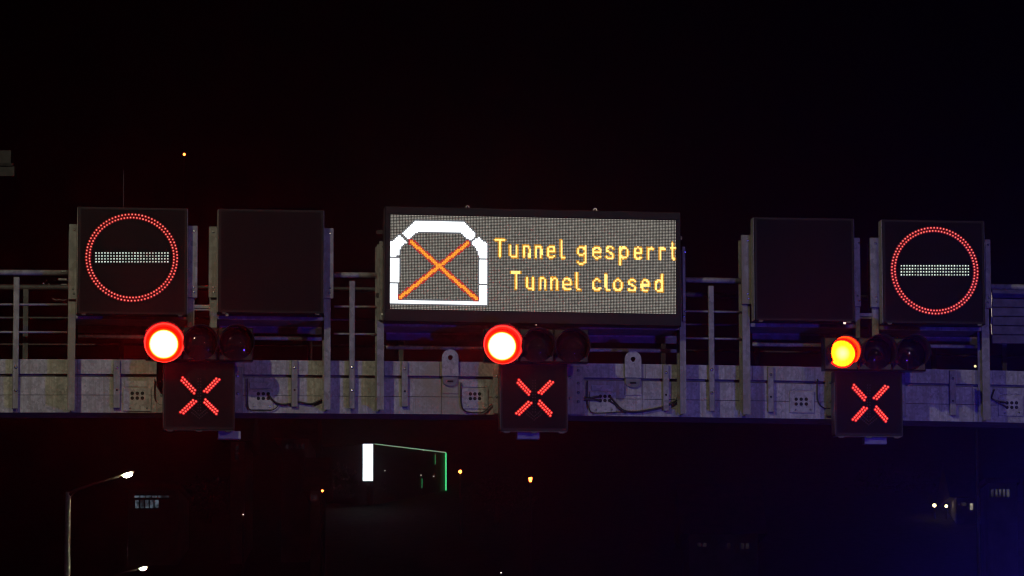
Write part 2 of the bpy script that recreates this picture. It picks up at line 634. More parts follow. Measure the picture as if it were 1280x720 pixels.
# junction plates with two rows of cable holes
def junction(x0, x1, y0, y1, hx, hy):
    o = pbox('junction_plate', PLATE, x0, x1, y0, y1, .020, .02, c=.003)
    for x in hx:
        for y in hy:
            gpart(MB().dome(G(x, y, .0205), .019, .002, 10, 1), 'cable_hole', HOLE, o)
    for x in (x0 + (x1 - x0) * .25, x0 + (x1 - x0) * .84):
        bolt(G(x, y1 - 4, .021), o, .012)
    top = gbox(x0 + 2, x1 - 4, y0 - 9, y0 - 1.5, .012, .012)
    gpart(MB().box(*top[:6], .002), 'cover_plate', PLATE, o)


junction(154, 189, 485, 514, (165.3, 171.6, 178), (491.6, 497.6))
junction(310, 342, 487, 512, (323, 329.2, 335.3), (492.2, 498))
junction(577, 610, 485.5, 511, (588, 593.6, 599.4), (492.4, 498.2))
junction(737, 770, 490, 516, (750.5, 756.2, 762), (495.4, 500.6))
junction(987, 1018, 489, 516, (995.2, 1001.5, 1007.8), (499, 505))
junction(1248, 1279, 494, 520, (1258.8, 1264.8, 1270.6), (503.6, 509.2))


# lifting lugs with their rounded ears
def lug(xc, yt):
    a = G(xc - 10.3, yt + 16, .05)
    b = G(xc + 10.3, yt + 16, .05)
    cx, r = (a.x + b.x) / 2, (b.x - a.x) / 2
    zc = a.z + (G(xc, yt + 10, .05).z - a.z)
    zb = G(xc, yt + 33, .05).z
    n = 14
    hz = G(xc, yt + 10.2, .05).z
    # ear as a ring of quads round the hole, so that the hole is open
    hr = .027
    out = [(cx + r * math.cos(math.pi * k / n), zc + r * math.sin(math.pi * k / n)) for k in range(n + 1)] + [(cx - r, zb), (cx, zb), (cx + r, zb)]
    inn = []
    for x, z in out:
        g = math.atan2(z - hz, x - cx)
        inn.append((cx + hr * math.cos(g), hz + hr * math.sin(g)))
    N = len(out)
    mb = MB()
    y0, y1 = -.058, -.026
    vs = [(x, y0, z) for x, z in out] + [(x, y0, z) for x, z in inn] + [(x, y1, z) for x, z in out] + [(x, y1, z) for x, z in inn]
    fs = []
    for k in range(N):
        q = (k + 1) % N
        fs += [(k, q, N + q, N + k), (2 * N + q, 2 * N + k, 3 * N + k, 3 * N + q), (k, 2 * N + k, 2 * N + q, q), (N + k, N + q, 3 * N + q, 3 * N + k)]
    mb.add(vs, fs)
    o = gpart(mb, 'lifting_lug', PLATE)
    # back plate and the rounded tongue below
    pl = gbox(xc - 10.2, xc + 10.2, yt + 33.5, yt + 55, .012, .02)
    gpart(MB().box(*pl[:6], .002), 'back_plate', BEAM, o)
    z1 = G(xc, yt + 33.5, .03).z
    z2 = G(xc, yt + 40, .03).z
    rr = r * .86
    poly = [(cx - rr, z1)] + [(cx - rr * math.cos(math.pi * k / 10), z2 - rr * .62 * math.sin(math.pi * k / 10)) for k in range(11)] + [(cx + rr, z1)]
    gpart(MB().prism(poly[::-1], -.040, -.013), 'tongue', CORE, o)
    pin = MB().tube([G(xc - 3.5, yt + 39.5, .044), G(xc + 3.5, yt + 39.5, .044)], .009, 6)
    gpart(pin, 'pin', HOLE, o)


lug(562.8, 437)
lug(791.3, 439)


# ------------------------------------------------------------------ cables on the beam
def cable(pts, r, label, d=.034, plug=None):
    P0 = [G(x, y, d if len(q) == 0 else q[0]) for x, y, *q in pts]
    # smooth curve through the points
    out = []
    for i in range(len(P0) - 1):
        p0, p1, p2, p3 = P0[max(0, i - 1)], P0[i], P0[i + 1], P0[min(len(P0) - 1, i + 2)]
        for k in range(5):
            t = k / 5
            out.append(.5 * ((2 * p1) + (p2 - p0) * t + (2 * p0 - 5 * p1 + 4 * p2 - p3) * t * t + (3 * p1 - p0 - 3 * p2 + p3) * t ** 3))
    out.append(P0[-1])
    base = P0[0]
    o = MB().tube([p - base for p in out], r, 7).build('cable', CABLE, None, smooth=True)
    o.location = MG @ base
    o.rotation_euler = (0, 0, YAW)
    tag(o, label, 'cable', 'black cables hung along the gantry beam')
    return o


cable([(335.5, 492.5), (338, 497), (345, 503.5), (354, 505.8), (364, 504.5), (373, 502.8), (388, 505), (397, 502), (404, 497.5), (406, 485)], .011, 'thick black cable sagging from the holed plate right of the left lane signal')
cable([(309, 473), (309.3, 490), (310, 507), (314, 512.6), (325, 513.4), (338, 513), (345, 510), (349, 505)], .006, 'thin black cable looped under the holed plate right of the left lane signal')
cable([(576.4, 478), (576, 492), (576.8, 506), (580, 512.6), (588, 515.6), (604, 515.2), (611, 509), (615, 505)], .008, 'black cable looped under the holed plate left of the middle lane signal')
cable([(762.5, 496), (768, 502), (775, 510), (783, 514.2), (797, 514.8), (815, 512), (830, 508.5), (842, 503), (847, 497), (848, 482)], .011, 'thick black cable sagging right from the holed plate beside the middle lane signal')
cable([(762.5, 501.5), (768, 505), (774, 511), (782, 515.5)], .009, 'short black cable joining the long sagging one below the middle holed plate')
cable([(734.5, 476), (734.2, 495), (735.5, 508), (740, 515.5), (752, 516.4), (772, 515.2), (783, 516.2)], .006, 'thin black cable looped under the holed plate right of the middle lane signal')
cable([(727, 498.5), (740, 497.3), (750, 495.6)], .011, 'upper short black cable running from the middle bracket into the holed plate')
cable([(727, 499.8), (742, 499.4), (750, 501)], .011, 'lower short black cable running from the middle bracket into the holed plate')
cable([(193.5, 474), (193, 488), (194, 499), (199, 505.5), (205, 506)], .007, 'black cable hanging left of the left lane signal')
cable([(1022, 474), (1021.6, 492), (1023.5, 504), (1030, 510), (1038, 510.6)], .008, 'black cable hanging left of the right lane signal')
cable([(1243, 487), (1240.5, 494), (1240, 498.5), (1247, 501.5), (1258, 503.4)], .009, 'upper black cable entering the holed plate at the right edge')
cable([(1241, 499), (1249, 504), (1258.5, 508.8)], .009, 'lower black cable entering the holed plate at the right edge')


# ------------------------------------------------------------------ signs
def sign_case(root, x0, x1, y0, y1, d, th, o, rim=.022, tilt=0.0):
    """black box with a slightly raised rim round its face; o is the root's gantry point"""
    a = gbox(x0, x1, y0, y1, d, th)
    X0, X1, Z0, Z1 = a[0], a[1], a[4], a[5]
    mb = MB().box(X0, X1, -d, -d + th, Z0, Z1, .006)
    mb.build('case', CASE, root, o)
    fr = MB()
    e, t = .010, .007
    for bx in ((X0 + .006, X1 - .006, Z1 - .006 - rim, Z1 - .006), (X0 + .006, X1 - .006, Z0 + .006, Z0 + .006 + rim)):
        fr.box(bx[0], bx[1], -d - t, -d - .001, bx[2], bx[3])
    for bx in ((X0 + .006, X0 + .006 + rim), (X1 - .006 - rim, X1 - .006)):
        fr.box(bx[0], bx[1], -d - t, -d - .001, Z0 + .0065 + rim, Z1 - .0065 - rim)
    fr.build('rim', CASE, root, o)
    MB().box(X0 + .007 + rim, X1 - .007 - rim, -d - .002, -d - .0005, Z0 + .007 + rim, Z1 - .007 - rim).build('face', FACE, root, o)
    MB().box(X0 - .0045, X0 - .0005, -d + .012, -d + th - .004, Z0 + .01, Z1 - .006).build('side_panel', PLATE, root, o)
    MB().box(X1 + .0005, X1 + .0045, -d + .012, -d + th - .004, Z0 + .01, Z1 - .006).build('side_panel', PLATE, root, o)
    # rear rails that carry the case on the posts at both sides
    for f in (.25, .8):
        z = Z0 + (Z1 - Z0) * f
        MB().box(X0 - .07, X1 + .07, -d + th + .001, -d + th + .03, z - .02, z + .02).build('mounting_rail', RIM, root, o)
    for f in (.06, .94):
        x = X0 + (X1 - X0) * f
        MB().box(x - .022, x + .022, -d - .004, -d + .006, Z0 - .012, Z0 + .004).build('clip', RIM, root, o)
    return X0, X1, Z0, Z1


def led(mb, g, r, n=7, h=None):
    mb.dome(g, r, h or r * .35, n, 3)


def ring_sign(x0, x1, y0, y1, cx, cy_, ro, ri, n, bar, rows, cols, label):
    d = .46
    o = G((x0 + x1) / 2, y1, d)
    root = gempty('lane_control_sign', o)
    tag(root, label, 'light sign', 'square light signs on the gantry')
    sign_case(root, x0, x1, y0, y1, d, .17, o)
    px = (G(cx + 50, cy_, d) - G(cx - 50, cy_, d)).length / 100
    c = G(cx, cy_, d + .003)
    for k_, rad, ph in ((0, ro, 0), (1, ri, .5)):
        mb = MB()
        for k in range(n):
            g = 2 * math.pi * (k + ph) / n
            led(mb, (c.x + rad[0] * px * math.cos(g) * 1.0, c.y, c.z + rad[1] * px * math.sin(g)), 2.3 * px)
        ob = mb.build('light_ring', RING_LED, root, o)
        ob['kind'] = 'stuff'
    mb = MB()
    bx0, bx1, by0, by1 = bar
    for i in range(cols):
        for j in range(rows):
            g = G(bx0 + (bx1 - bx0) * i / (cols - 1), by0 + (by1 - by0) * j / (rows - 1), d + .003)
            led(mb, g, 1.55 * px * rnd.uniform(.85, 1.1), 6)
    mb.build('light_bar', WHITE_LED, root, o)['kind'] = 'stuff'
    return root, o


rl, ol = ring_sign(97, 234, 259, 393.3, 164.7, 322, (56.8, 54.6), (52.8, 50.6), 84, (120, 209.8, 316.3, 327.3), 4, 25,
                   'square black no-entry light sign with red ring and white bar, at the left end')
rod = MB().tube([G(154.5, 259.5, .38), G(154.6, 213, .38)], .0035, 6)
rod.build('antenna', RIM, rl, ol)
rr_, orr = ring_sign(1103.5, 1231, 275, 404.8, 1168.4, 338.4, (53.6, 52.9), (49.8, 49.1), 84, (1126.6, 1210.4, 332.3, 343.6), 4, 25,
                     'square black no-entry light sign with red ring and white bar, at the right end')


def blank_sign(x0, x1, y0, y1, label, knob):
    d = .46
    o = G((x0 + x1) / 2, y1, d)
    root = gempty('blank_light_sign', o)
    tag(root, label, 'light sign', 'square light signs on the gantry')
    X0, X1, Z0, Z1 = sign_case(root, x0, x1, y0, y1, d, .17, o)
    k = gbox(knob, knob + 3.4, y1 + .3, y1 + 3.6, d - .02, .02)
    MB().box(*k[:6]).build('latch', BOLT, root, o)


blank_sign(272.8, 404.6, 261.5, 391.6, 'blank unlit square black sign between the left no-entry sign and the tunnel display', 282)
blank_sign(943, 1068, 272, 401.5, 'blank unlit square black sign between the tunnel display and the right no-entry sign', 1054)

# ------------------------------------------------------------------ tunnel message display
VD = .47
VO = G(667, 406, VD)
vms = gempty('message_display', VO)
tag(vms, 'wide lit display board with crossed-out tunnel pictogram and amber text Tunnel gesperrt, Tunnel closed', 'display board')
vms.rotation_euler = (0, R(.27), YAW)
VPX = (G(717, 335, VD) - G(617, 335, VD)).length / 100
VZ = G(667, 330.3, VD).z - VO.z           # height of the display's middle above its foot
SL = .0150                                # slope of the tilted display in the picture


def vl(x, y):
    """picture spot -> display's own x, z"""
    return ((x - 668.2) * VPX + .0, VZ + (331.6 - (y - SL * (x - 668.2))) * VPX)


VX0, VX1 = (483 - 668.2) * VPX, (853 - 668.2) * VPX
VZ0, VZ1 = VZ - 74.5 * VPX, VZ + 68.5 * VPX
MX0, MX1, MZ0, MZ1 = (489.6 - 668.2) * VPX, (847 - 668.2) * VPX, VZ - 59.3 * VPX, VZ + 58.6 * VPX
MB().box(VX0, VX1, 0, .2, VZ0, VZ1, .006).build('case', CASE, vms)
fm = MB()
for bx in ((VX0 + .006, VX1 - .006, MZ1 + .004, VZ1 - .006), (VX0 + .006, VX1 - .006, VZ0 + .006, MZ0 - .004)):
    fm.box(bx[0], bx[1], -.012, -.001, bx[2], bx[3], .002)
for bx in ((VX0 + .006, MX0 - .004), (MX1 + .004, VX1 - .006)):
    fm.box(bx[0], bx[1], -.0118, -.001, MZ0 - .0035, MZ1 + .0035)
fm.build('bezel', CASE, vms)
ed = MB().box(VX0 - .004, VX0 - .0005, -.006, .19, VZ0 + .02, VZ1 - .01)
ed.box(VX0, VX1, .02, .19, VZ1 + .0005, VZ1 + .004)
ed.build('edge_trim', RIM, vms)
for f in (.25, .8):
    z = VZ0 + (VZ1 - VZ0) * f
    MB().box(VX0 - .07, VX1 + .05, .201, .235, z - .02, z + .02).build('mounting_rail', RIM, vms)
MB().box(MX0 - .003, MX1 + .003, -.003, -.0005, MZ0 - .003, MZ1 + .003).build('matrix_panel', FACE, vms)
for x in (586, 746):
    c = vl(x, 263.2 + SL * (x - 668))
    pts = [(c[0] + .018 * math.cos(math.pi * k / 8), .04, VZ1 + .004 + .028 * math.sin(math.pi * k / 8)) for k in range(9)]
    MB().tube(pts, .0045, 6).build('lifting_eye', BOLT, vms)
s0 = vl(671.5, 405.6)
MB().dome((s0[0], -.006, VZ0 - .012), .012, .01, 8, 2).build('latch', BOLT, vms)


def seg_d(p, a, b):
    ax, ay, bx, by = *a, *b
    dx, dy = bx - ax, by - ay
    L = dx * dx + dy * dy
    t = 0 if L == 0 else max(0, min(1, ((p[0] - ax) * dx + (p[1] - ay) * dy) / L))
    return math.hypot(p[0] - ax - t * dx, p[1] - ay - t * dy)


def inside(p, poly):
    c = False
    j = len(poly) - 1
    for i in range(len(poly)):
        (xi, yi), (xj, yj) = poly[i], poly[j]
        if (yi > p[1]) != (yj > p[1]) and p[0] < (xj - xi) * (p[1] - yi) / (yj - yi) + xi:
            c = not c
        j = i
    return c


# white tunnel outline (picture coordinates, nine to one from a close look)
def zoom_a(u, v):
    return (480 + u / 9, 255 + v / 9)


def zoom_b(u, v):
    return (480 + u / 9, 325 + v / 9)


OUT = [[zoom_a(*q) for q in ((224, 352), (365, 205), (905, 213), (1045, 360), (980, 428), (875, 342), (385, 336), (285, 414))],
       [zoom_a(*q) for q in ((185, 368), (268, 450), (215, 490), (184, 555), (181, 602), (84, 602), (88, 455))],
       [zoom_a(*q) for q in ((1075, 383), (1178, 478), (1174, 628), (1083, 628), (1072, 550), (1032, 490), (998, 455))],
       [zoom_a(82, 632), zoom_a(181, 632), zoom_b(180, 262), zoom_b(81, 262)],
       [zoom_b(80, 284), zoom_b(179, 284), zoom_b(178, 470), zoom_b(1082, 486), zoom_b(1082, 297), zoom_b(1170, 297), zoom_b(1172, 516), zoom_b(600, 507), zoom_b(78, 497)],
       [zoom_a(1080, 648), zoom_a(1174, 648), zoom_b(1172, 276), zoom_b(1080, 276)]]
CROSS = [((515.5, 304.2), (596.6, 375)), ((586, 305.8), (503, 373))]

# stroke letters: x 0..1 over the letter's width, y 0 at the baseline, 1 at x-height, 1.45 at cap height
ARC = lambda cx, cy, rx, ry, a0, a1, n=7: [(cx + rx * math.cos(R(a0 + (a1 - a0) * k / n)), cy + ry * math.sin(R(a0 + (a1 - a0) * k / n))) for k in range(n + 1)]
GL = {
    'T': [[(0, 1.47), (1, 1.47)], [(.5, 1.47), (.5, 0)]],
    'u': [[(.05, 1), (.05, .3)] + ARC(.5, .32, .45, .30, 180, 300, 5) + [(.95, .25)], [(.95, 1), (.95, 0)]],
    'n': [[(.05, 0), (.05, 1)], [(.05, .75)] + ARC(.55, .66, .42, .34, 140, 0, 5) + [(.95, 0)]],
    'e': [[(.04, .52), (.95, .52), (.95, .68)] + ARC(.5, .66, .45, .34, 0, 180, 6) + [(.05, .34)] + ARC(.5, .34, .45, .33, 180, 305, 5) + [(.92, .12)]],
    'l': [[(.12, 1.5), (.12, .25), (.4, .02), (1, .02)]],
    'g': [ARC(.5, .62, .45, .37, 0, 360, 10), [(.95, 1), (.95, -.22)] + ARC(.5, -.24, .45, .28, 0, -160, 6)],
    's': [[(.95, .86), (.75, 1), (.25, 1), (.05, .84), (.12, .64), (.88, .38), (.96, .18), (.75, .02), (.22, .02), (.03, .15)]],
    'p': [[(.05, 1), (.05, -.5)], [(.05, .72)] + ARC(.52, .52, .43, .48, 140, -140, 8) + [(.05, .3)]],
    'r': [[(.1, 1), (.1, 0)], [(.1, .62), (.35, .93), (.7, 1), (1, .88)]],
    't': [[(.42, 1.42), (.42, .2), (.62, .02), (1, .04)], [(0, 1), (.95, 1)]],
    'c': [[(.95, .82)] + ARC(.52, .62, .45, .38, 60, 180, 5) + ARC(.52, .38, .45, .37, 180, 300, 5) + [(.95, .16)]],
    'o': [ARC(.5, .5, .45, .49, 0, 360, 12)],
    'd': [[(.95, 1.5), (.95, 0)], ARC(.5, .5, .45, .48, 40, 320, 9), [(.95, .2), (.84, .2)], [(.95, .8), (.84, .8)]],
}
ROWS = [('Tunnelgesperrt', [(619.2, 632.6), (637.2, 648.8), (654.6, 664), (669.2, 679), (684.4, 695.8), (701, 707.4), (721.2, 734.4), (741.6, 753), (758.4, 769.4), (775.2, 787.6), (793.4, 804.8), (809.6, 818.6), (825, 833.4), (839.8, 846.6)], 323.4, 325.8, 15.4),
        ('Tunnelclosed', [(639.6, 652.8), (658.2, 669), (674.8, 684.2), (689.3, 698.8), (703.9, 715.8), (720.4, 727), (741.4, 752.6), (757, 764), (767.2, 780.2), (786.2, 797), (802.2, 813.6), (819.2, 830.8)], 363.2, 366.2, 15.2)]
STROKES = []
for txt, spans, bl, br, xh in ROWS:
    row = []
    for ch, (a, b) in zip(txt, spans):
        for st in GL[ch]:
            pts = []
            for u, v in st:
                x = a + 1 + (b - a - 2) * u
                base = bl + (br - bl) * (x - 625) / 215
                pts.append((x, base - 1.0 - v * (xh - 1.2)))
            row += [(p, q, min(p[0], q[0]) - 4, max(p[0], q[0]) + 4) for p, q in zip(pts[:-1], pts[1:])]
    STROKES.append(row)

NX, NZ = 190, 63
sets = {k: MB() for k in ('dim', 'white', 'white_bloom', 'orange', 'red', 'a0', 'a1', 'e0', 'e1')}
pxu, pzu = (MX1 - MX0) / NX, (MZ1 - MZ0) / NZ


def dot(mb, x, z, q):
    h = q * pxu * .5
    hz = q * pzu * .5
    y0, y1 = -.0035, -.0060
    mb.add([(x - h, y0, z - hz), (x + h, y0, z - hz), (x + h, y0, z + hz), (x - h, y0, z + hz),
            (x - h * .7, y1, z - hz * .7), (x + h * .7, y1, z - hz * .7), (x + h * .7, y1, z + hz * .7), (x - h * .7, y1, z + hz * .7)],
           [(4, 5, 6, 7), (0, 1, 5, 4), (1, 2, 6, 5), (2, 3, 7, 6), (3, 0, 4, 7)])


for i in range(NX):
    lx = MX0 + (i + .5) * pxu
    X = 668.2 + lx / VPX
    for j in range(NZ):
        lz = MZ0 + (j + .5) * pzu
        Y = 331.6 - (lz - VZ) / VPX + SL * (X - 668.2)
        p = (X, Y)
        if X < 617:
            if any(inside(p, q) for q in OUT):
                dot(sets['white'], lx, lz, .99)
                continue
            dc = min(seg_d(p, a, b) for a, b in CROSS)
            if dc < 2.0:
                dot(sets['orange'], lx, lz, .86)
                continue
            if dc < 3.9:
                dot(sets['red'], lx, lz, .8)
                continue
            near = any(inside((X + dx, Y + dy), q) for q in OUT for dx, dy in ((1.8, 0), (-1.8, 0), (0, 1.8), (0, -1.8)))
            if near:
                dot(sets['white_bloom'], lx, lz, .9)
                continue
        else:
            done = False
            for r_, row in enumerate(STROKES):
                dm = 9
                for a, b, m0, m1 in row:
                    if m0 < X < m1:
                        dm = min(dm, seg_d(p, a, b))
                if dm < .98:
                    dot(sets['a%d' % r_], lx, lz, .97)
                    done = True
                elif dm < 2.2:
                    dot(sets['e%d' % r_], lx, lz, .8)
                    done = True
                if done:
                    break
            if done:
                continue
        dot(sets['dim'], lx, lz, .56)
for key, name, mat, lab in (('dim', 'idle_lights', MATRIX_DIM, None), ('white', 'tunnel_outline', MATRIX_WHITE, 'white lit tunnel portal outline'),
                            ('white_bloom', 'outline_bloom', MATRIX_WHITE_BLOOM, None), ('orange', 'cross', MATRIX_ORANGE, 'orange lit cross inside the tunnel outline'),
                            ('red', 'cross_bloom', MATRIX_RED_BLOOM, None),
                            ('a0', 'text_line', MATRIX_AMBER, 'upper amber text line reading Tunnel gesperrt'), ('a1', 'text_line', MATRIX_AMBER, 'lower amber text line reading Tunnel closed'),
                            ('e0', 'text_bloom', MATRIX_AMBER_BLOOM, None), ('e1', 'text_bloom', MATRIX_AMBER_BLOOM, None)):
    ob = sets[key].build(name, mat, vms)
    ob['kind'] = 'stuff'
    if lab:
        ob['label'] = lab


# ------------------------------------------------------------------ three-lens signal heads
def visor_mesh(rad, L, a0=-38, a1=218, n=26, t=.004, flare=1.04, low=.42):
    """peaked cap: a sleeve open at the bottom, longest at the top"""
    mb = MB()
    vs, fs = [], []
    for k in range(n + 1):
        a = R(a0 + (a1 - a0) * k / n)
        q = (1 + math.sin(a)) / 2
        l_ = L * (low + (1 - low) * min(1, q * 1.2) ** .8)
        fl = 1 + (flare - 1) * l_ / L
        for rr, yy in ((rad, .01), (rad * fl, -l_), (rad * fl + t, -l_), (rad + t, .01)):
            vs.append((rr * math.cos(a), yy, rr * math.sin(a)))
    for k in range(n):
        for c in range(4):
            a, b = k * 4 + c, k * 4 + (c + 1) % 4
            fs.append((a, a + 4, b + 4, b))
    fs.append((0, 1, 2, 3))
    fs.append(tuple(n * 4 + c for c in (3, 2, 1, 0)))
    return mb.add(vs, fs)


def signal_head(x0, x1, y0, y1, lens, lit, label, vis=.17):
    d = .55
    o = G((x0 + x1) / 2, y1, d)
    root = gempty('traffic_light', o)
    tag(root, label, 'traffic light', 'three-lens signal heads on the gantry')
    a = gbox(x0, x1, y0, y1, d, .16)
    w = (a[1] - a[0]) / 3
    for k in range(3):
        MB().box(a[0] + w * k + .0015, a[0] + w * (k + 1) - .0015, -d, -d + .16, a[4], a[5], .012).build('housing', HOUSE, root, o)
    # arm that carries the head on the beam
    xm = (a[0] + a[1]) / 2
    MB().box(xm - .05, xm + .05, -d + .161, -.07, a[4] + .06, a[4] + .14).box(xm - .06, xm + .06, -.0695, -.026, a[4] - .12, a[4] + .16).build('bracket', RIM, root, o)
    for k, (lx, ly, lr) in enumerate(lens):
        c = G(lx, ly, d + .004)
        px = (G(lx + 10, ly, d) - G(lx - 10, ly, d)).length / 20
        if k == 0:
            le = MB().dome((0, 0, 0), lr * px, .045, 32, 8).build('lens', lit, root, None, True, c - o)
            le['label'] = 'lit red lens'
        else:
            le = MB().dome((0, 0, 0), lr * px, .05, 28, 6).build('lens', DARKLENS, root, None, True, c - o)
        (visor_mesh(lr * px * 1.003, vis, -90, 270, 40, .004, 1.30, .62) if k == 0 and lit is LENS_HOT else visor_mesh(lr * px * 1.03, vis)).build('visor', VISOR, root, None, True, c - o)  # hot lens visor shaped as a full cone to add a red halo
    return root


signal_head(183, 316.8, 409, 450.3, ((204.6, 430.3, 20.6), (250, 430, 20.6), (295, 430, 20.6)), LENS_HOT, 'black signal head with burning red lens, leftmost of the three')
signal_head(605.5, 736, 411.5, 452.8, ((627.3, 432.8, 20), (671, 433.3, 20), (714.2, 434, 20)), LENS_HOT, 'black signal head with burning red lens, under the tunnel display')
signal_head(1030, 1157.5, 422, 463, ((1052.4, 442, 17.6), (1095, 442.6, 19.4), (1136.5, 443.2, 19.4)), LENS_YELLOW, 'black signal head whose lit lens looks yellow, rightmost of the three', .29)


# ------------------------------------------------------------------ lane signals with red crosses
def lane_signal(x0, x1, y0, y1, arms, tab, plate, label):
    d = .42
    o = G((x0 + x1) / 2, y1, d)
    root = gempty('lane_signal', o)
    tag(root, label, 'lane signal', 'square lane signals with red crosses')
    a = gbox(x0, x1, y0, y1, d, .18)
    X0, X1, Z0, Z1 = a[0], a[1], a[4], a[5]
    MB().box(X0, X1, -d, -d + .18, Z0, Z1, .005).build('case', CASE, root, o)
    MB().box(X0 + .02, X1 - .02, -d - .003, -d - .0005, Z0 + .03, Z1 - .02).build('face', FACE, root, o)
    fr = MB().box(X0 - .006, X0 - .0005, -d - .002, -d + .17, Z0 + .02, Z1 - .12).box(X0, X1, -d - .002, -d + .02, Z0 - .006, Z0 - .0005)
    fr.box(X1 + .0005, X1 + .004, -d + .01, -d + .17, Z0 + .02, Z1 - .12)
    fr.build('rim', RIM, root, o)
    for f in (.09, .5, .91):
        x = X0 + (X1 - X0) * f
        MB().box(x - .03, x + .03, -d + .0, -d + .03, Z0 - .02, Z0 - .0065).build('hinge', RIM, root, o)
    px = (G(x1, y0, d) - G(x0, y0, d)).length / (x1 - x0)
    for (ax, ay), (bx, by) in arms:
        mb = MB()
        L = math.hypot(bx - ax, by - ay)
        nx_, ny_ = -(by - ay) / L, (bx - ax) / L
        for k in range(7):
            for s in (-1, 1):
                t = (k + (.25 if s > 0 else -.25)) / 6
                t = .04 + .92 * t
                x = ax + (bx - ax) * t + nx_ * s * 1.75
                y = ay + (by - ay) * t + ny_ * s * 1.75
                led(mb, G(x, y, d + .004), 2.5 * px, 7)
        ob = mb.build('light_arm', RED_LED, root, o)
        ob['kind'] = 'stuff'
    # unlit points of the downward arrow
    mb = MB()
    cx = (x0 + x1) / 2
    for k in range(6):
        for s in (-1, 1):
            led(mb, G(cx + s * k * 1.9, y1 - 14 - k * 1.5, d + .004), 1.0 * px, 6)
            led(mb, G(cx + s * k * 1.9 * .9, y1 - 18 - k * 1.5, d + .004), 1.0 * px, 6)
    for k in range(12):
        for s in (-1, 1):
            led(mb, G(cx + s * 1.6, y1 - 24 - k * 3.6, d + .004), .9 * px, 6)
    ob = mb.build('unlit_arrow', ARROW, root, o)
    ob['kind'] = 'stuff'
    # pale junction box below and the bolted plates that hold the case on the beam
    t = gbox(*tab, .30, .12)
    MB().box(*t[:6], .004).build('terminal_box', LABEL, root, o)
    MB().box(t[0] + .01, t[1] - .01, -.29, -.22, t[5] + .0005, Z0 + .0).build('terminal_neck', RIM, root, o)
    hb = MB()
    for f in (.2, .8):
        x = X0 + (X1 - X0) * f
        hb.box(x - .04, x + .04, -d + .181, -.03, zrow(487) - .03, zrow(487) + .03)
    hb.build('bracket', RIM, root, o)
    for p in plate:
        q = gbox(*p[:4], p[4], .02)
        pl = MB().box(*q[:6], .003).build('bracket_plate', STEEL, root, o)
        for bx, by in p[5]:
            bo = bolt(G(bx, by, p[4] + .001) - o, pl, .018)
    return root


lane_signal(205, 293.3, 452.5, 537.2, (((227.0, 473.2), (243.8, 490.4)), ((272.8, 473.4), (256.6, 490.2)), ((226.8, 516.6), (243.8, 500.6)), ((271.6, 516.2), (255.6, 500.8))),
            (272.6, 301, 538.5, 548.4), ((195.5, 206.5, 459, 516, .04, ((202, 476), (202, 494))), (292, 303.5, 458, 516, .05, ((297, 470), (297, 492)))),
            'black lane signal with red lit cross, under the leftmost signal head')
lane_signal(625.8, 709.3, 454.5, 539, (((647.2, 476.2), (662.2, 492)), ((689.8, 476.8), (674.6, 492)), ((646.6, 518), (662.8, 502.6)), ((689, 518.4), (673.4, 502.4))),
            (646.4, 674.4, 540.4, 548.6), ((616.5, 627, 461, 517, .04, ((621, 470), (621, 496))), (709, 729.5, 458, 518, .05, ((712.5, 471.5), (712.5, 498), (723, 463), (723, 479), (723, 490.5), (723, 502)))),
            'black lane signal with red lit cross, under the middle signal head')
lane_signal(1043.8, 1128, 464, 545, (((1066.2, 482.4), (1081.6, 499)), ((1108.6, 482.6), (1093.6, 498.8)), ((1067.2, 525.6), (1082, 509.4)), ((1108.4, 525.6), (1094.2, 509.6))),
            (1080.6, 1108.6, 546.5, 555), ((1032, 1044.5, 464, 520, .04, ((1038, 478), (1038, 502))), (1127, 1132, 466, 521, .05, ())),
            'black lane signal with red lit cross, under the rightmost signal head')


# ------------------------------------------------------------------ street lamps
LAMP_GLASS = glow('street_lamp_glass', [(0, (.7, .7, .33)), (.22, (1.5, 1.5, .85)), (.5, (240, 250, 135))], 1.0, True)


def street_lamp(base, H, reach, rise, head_len, yaw, label, mat=LAMP_GLASS):
    """pole with a raked arm and a flat head lit from below; arm along local +x"""
    o = empty('street_lamp', base, yaw)
    tag(o, label, 'street lamp', 'street lamps along the road')
    MB().tube([(0, 0, 0), (0, 0, H * .5), (0, 0, H)], [.11, .08, .045], 10).build('pole', POLE, o, smooth=True)
    MB().tube([(0, 0, H - .05), (reach * .15, 0, H + rise * .18), (reach, 0, H + rise)], [.04, .035, .028], 8).build('arm', CASE, o, smooth=True)
    ang = math.atan2(rise, reach)
    hd = MB()
    n = 12
    prof = [(0, .05, .03), (.15, .11, .05), (.6, .16, .06), (1, .05, .02)]
    vs, fs = [], []
    for t, w, h in prof:
        vs += [(t * head_len, -w, 0), (t * head_len, -w * .6, h), (t * head_len, w * .6, h), (t * head_len, w, 0)]
    for k in range(3):
        for c in range(4):
            fs.append((k * 4 + c, k * 4 + (c + 1) % 4, k * 4 + 4 + (c + 1) % 4, k * 4 + 4 + c))
    fs += [(3, 2, 1, 0), (12, 13, 14, 15)]
    hd.add(vs, fs)
    hp = Vector((reach, 0, H + rise))
    hd.build('lamp_head', RIM, o, at=hp, rot=(0, -ang * .9, 0))
    gl = MB().dome((0, 0, 0), 1, .35, 20, 5)
    g = gl.build('lamp_glass', mat, o, smooth=True, at=hp + Vector((head_len * .55 * math.cos(ang), 0, head_len * .55 * math.sin(ang) - .012)), rot=(R(90), 0, 0))
    # lie flat under the head: the dome faces down
    g.rotation_euler = Matrix(((math.cos(ang), 0, math.sin(ang)), (0, 1, 0), (-math.sin(ang), 0, math.cos(ang)))).transposed().to_euler()
    for v in g.data.vertices:
        x, y, z = v.co
        v.co = (x * head_len * .40, z * .13, y * .16)
    return o


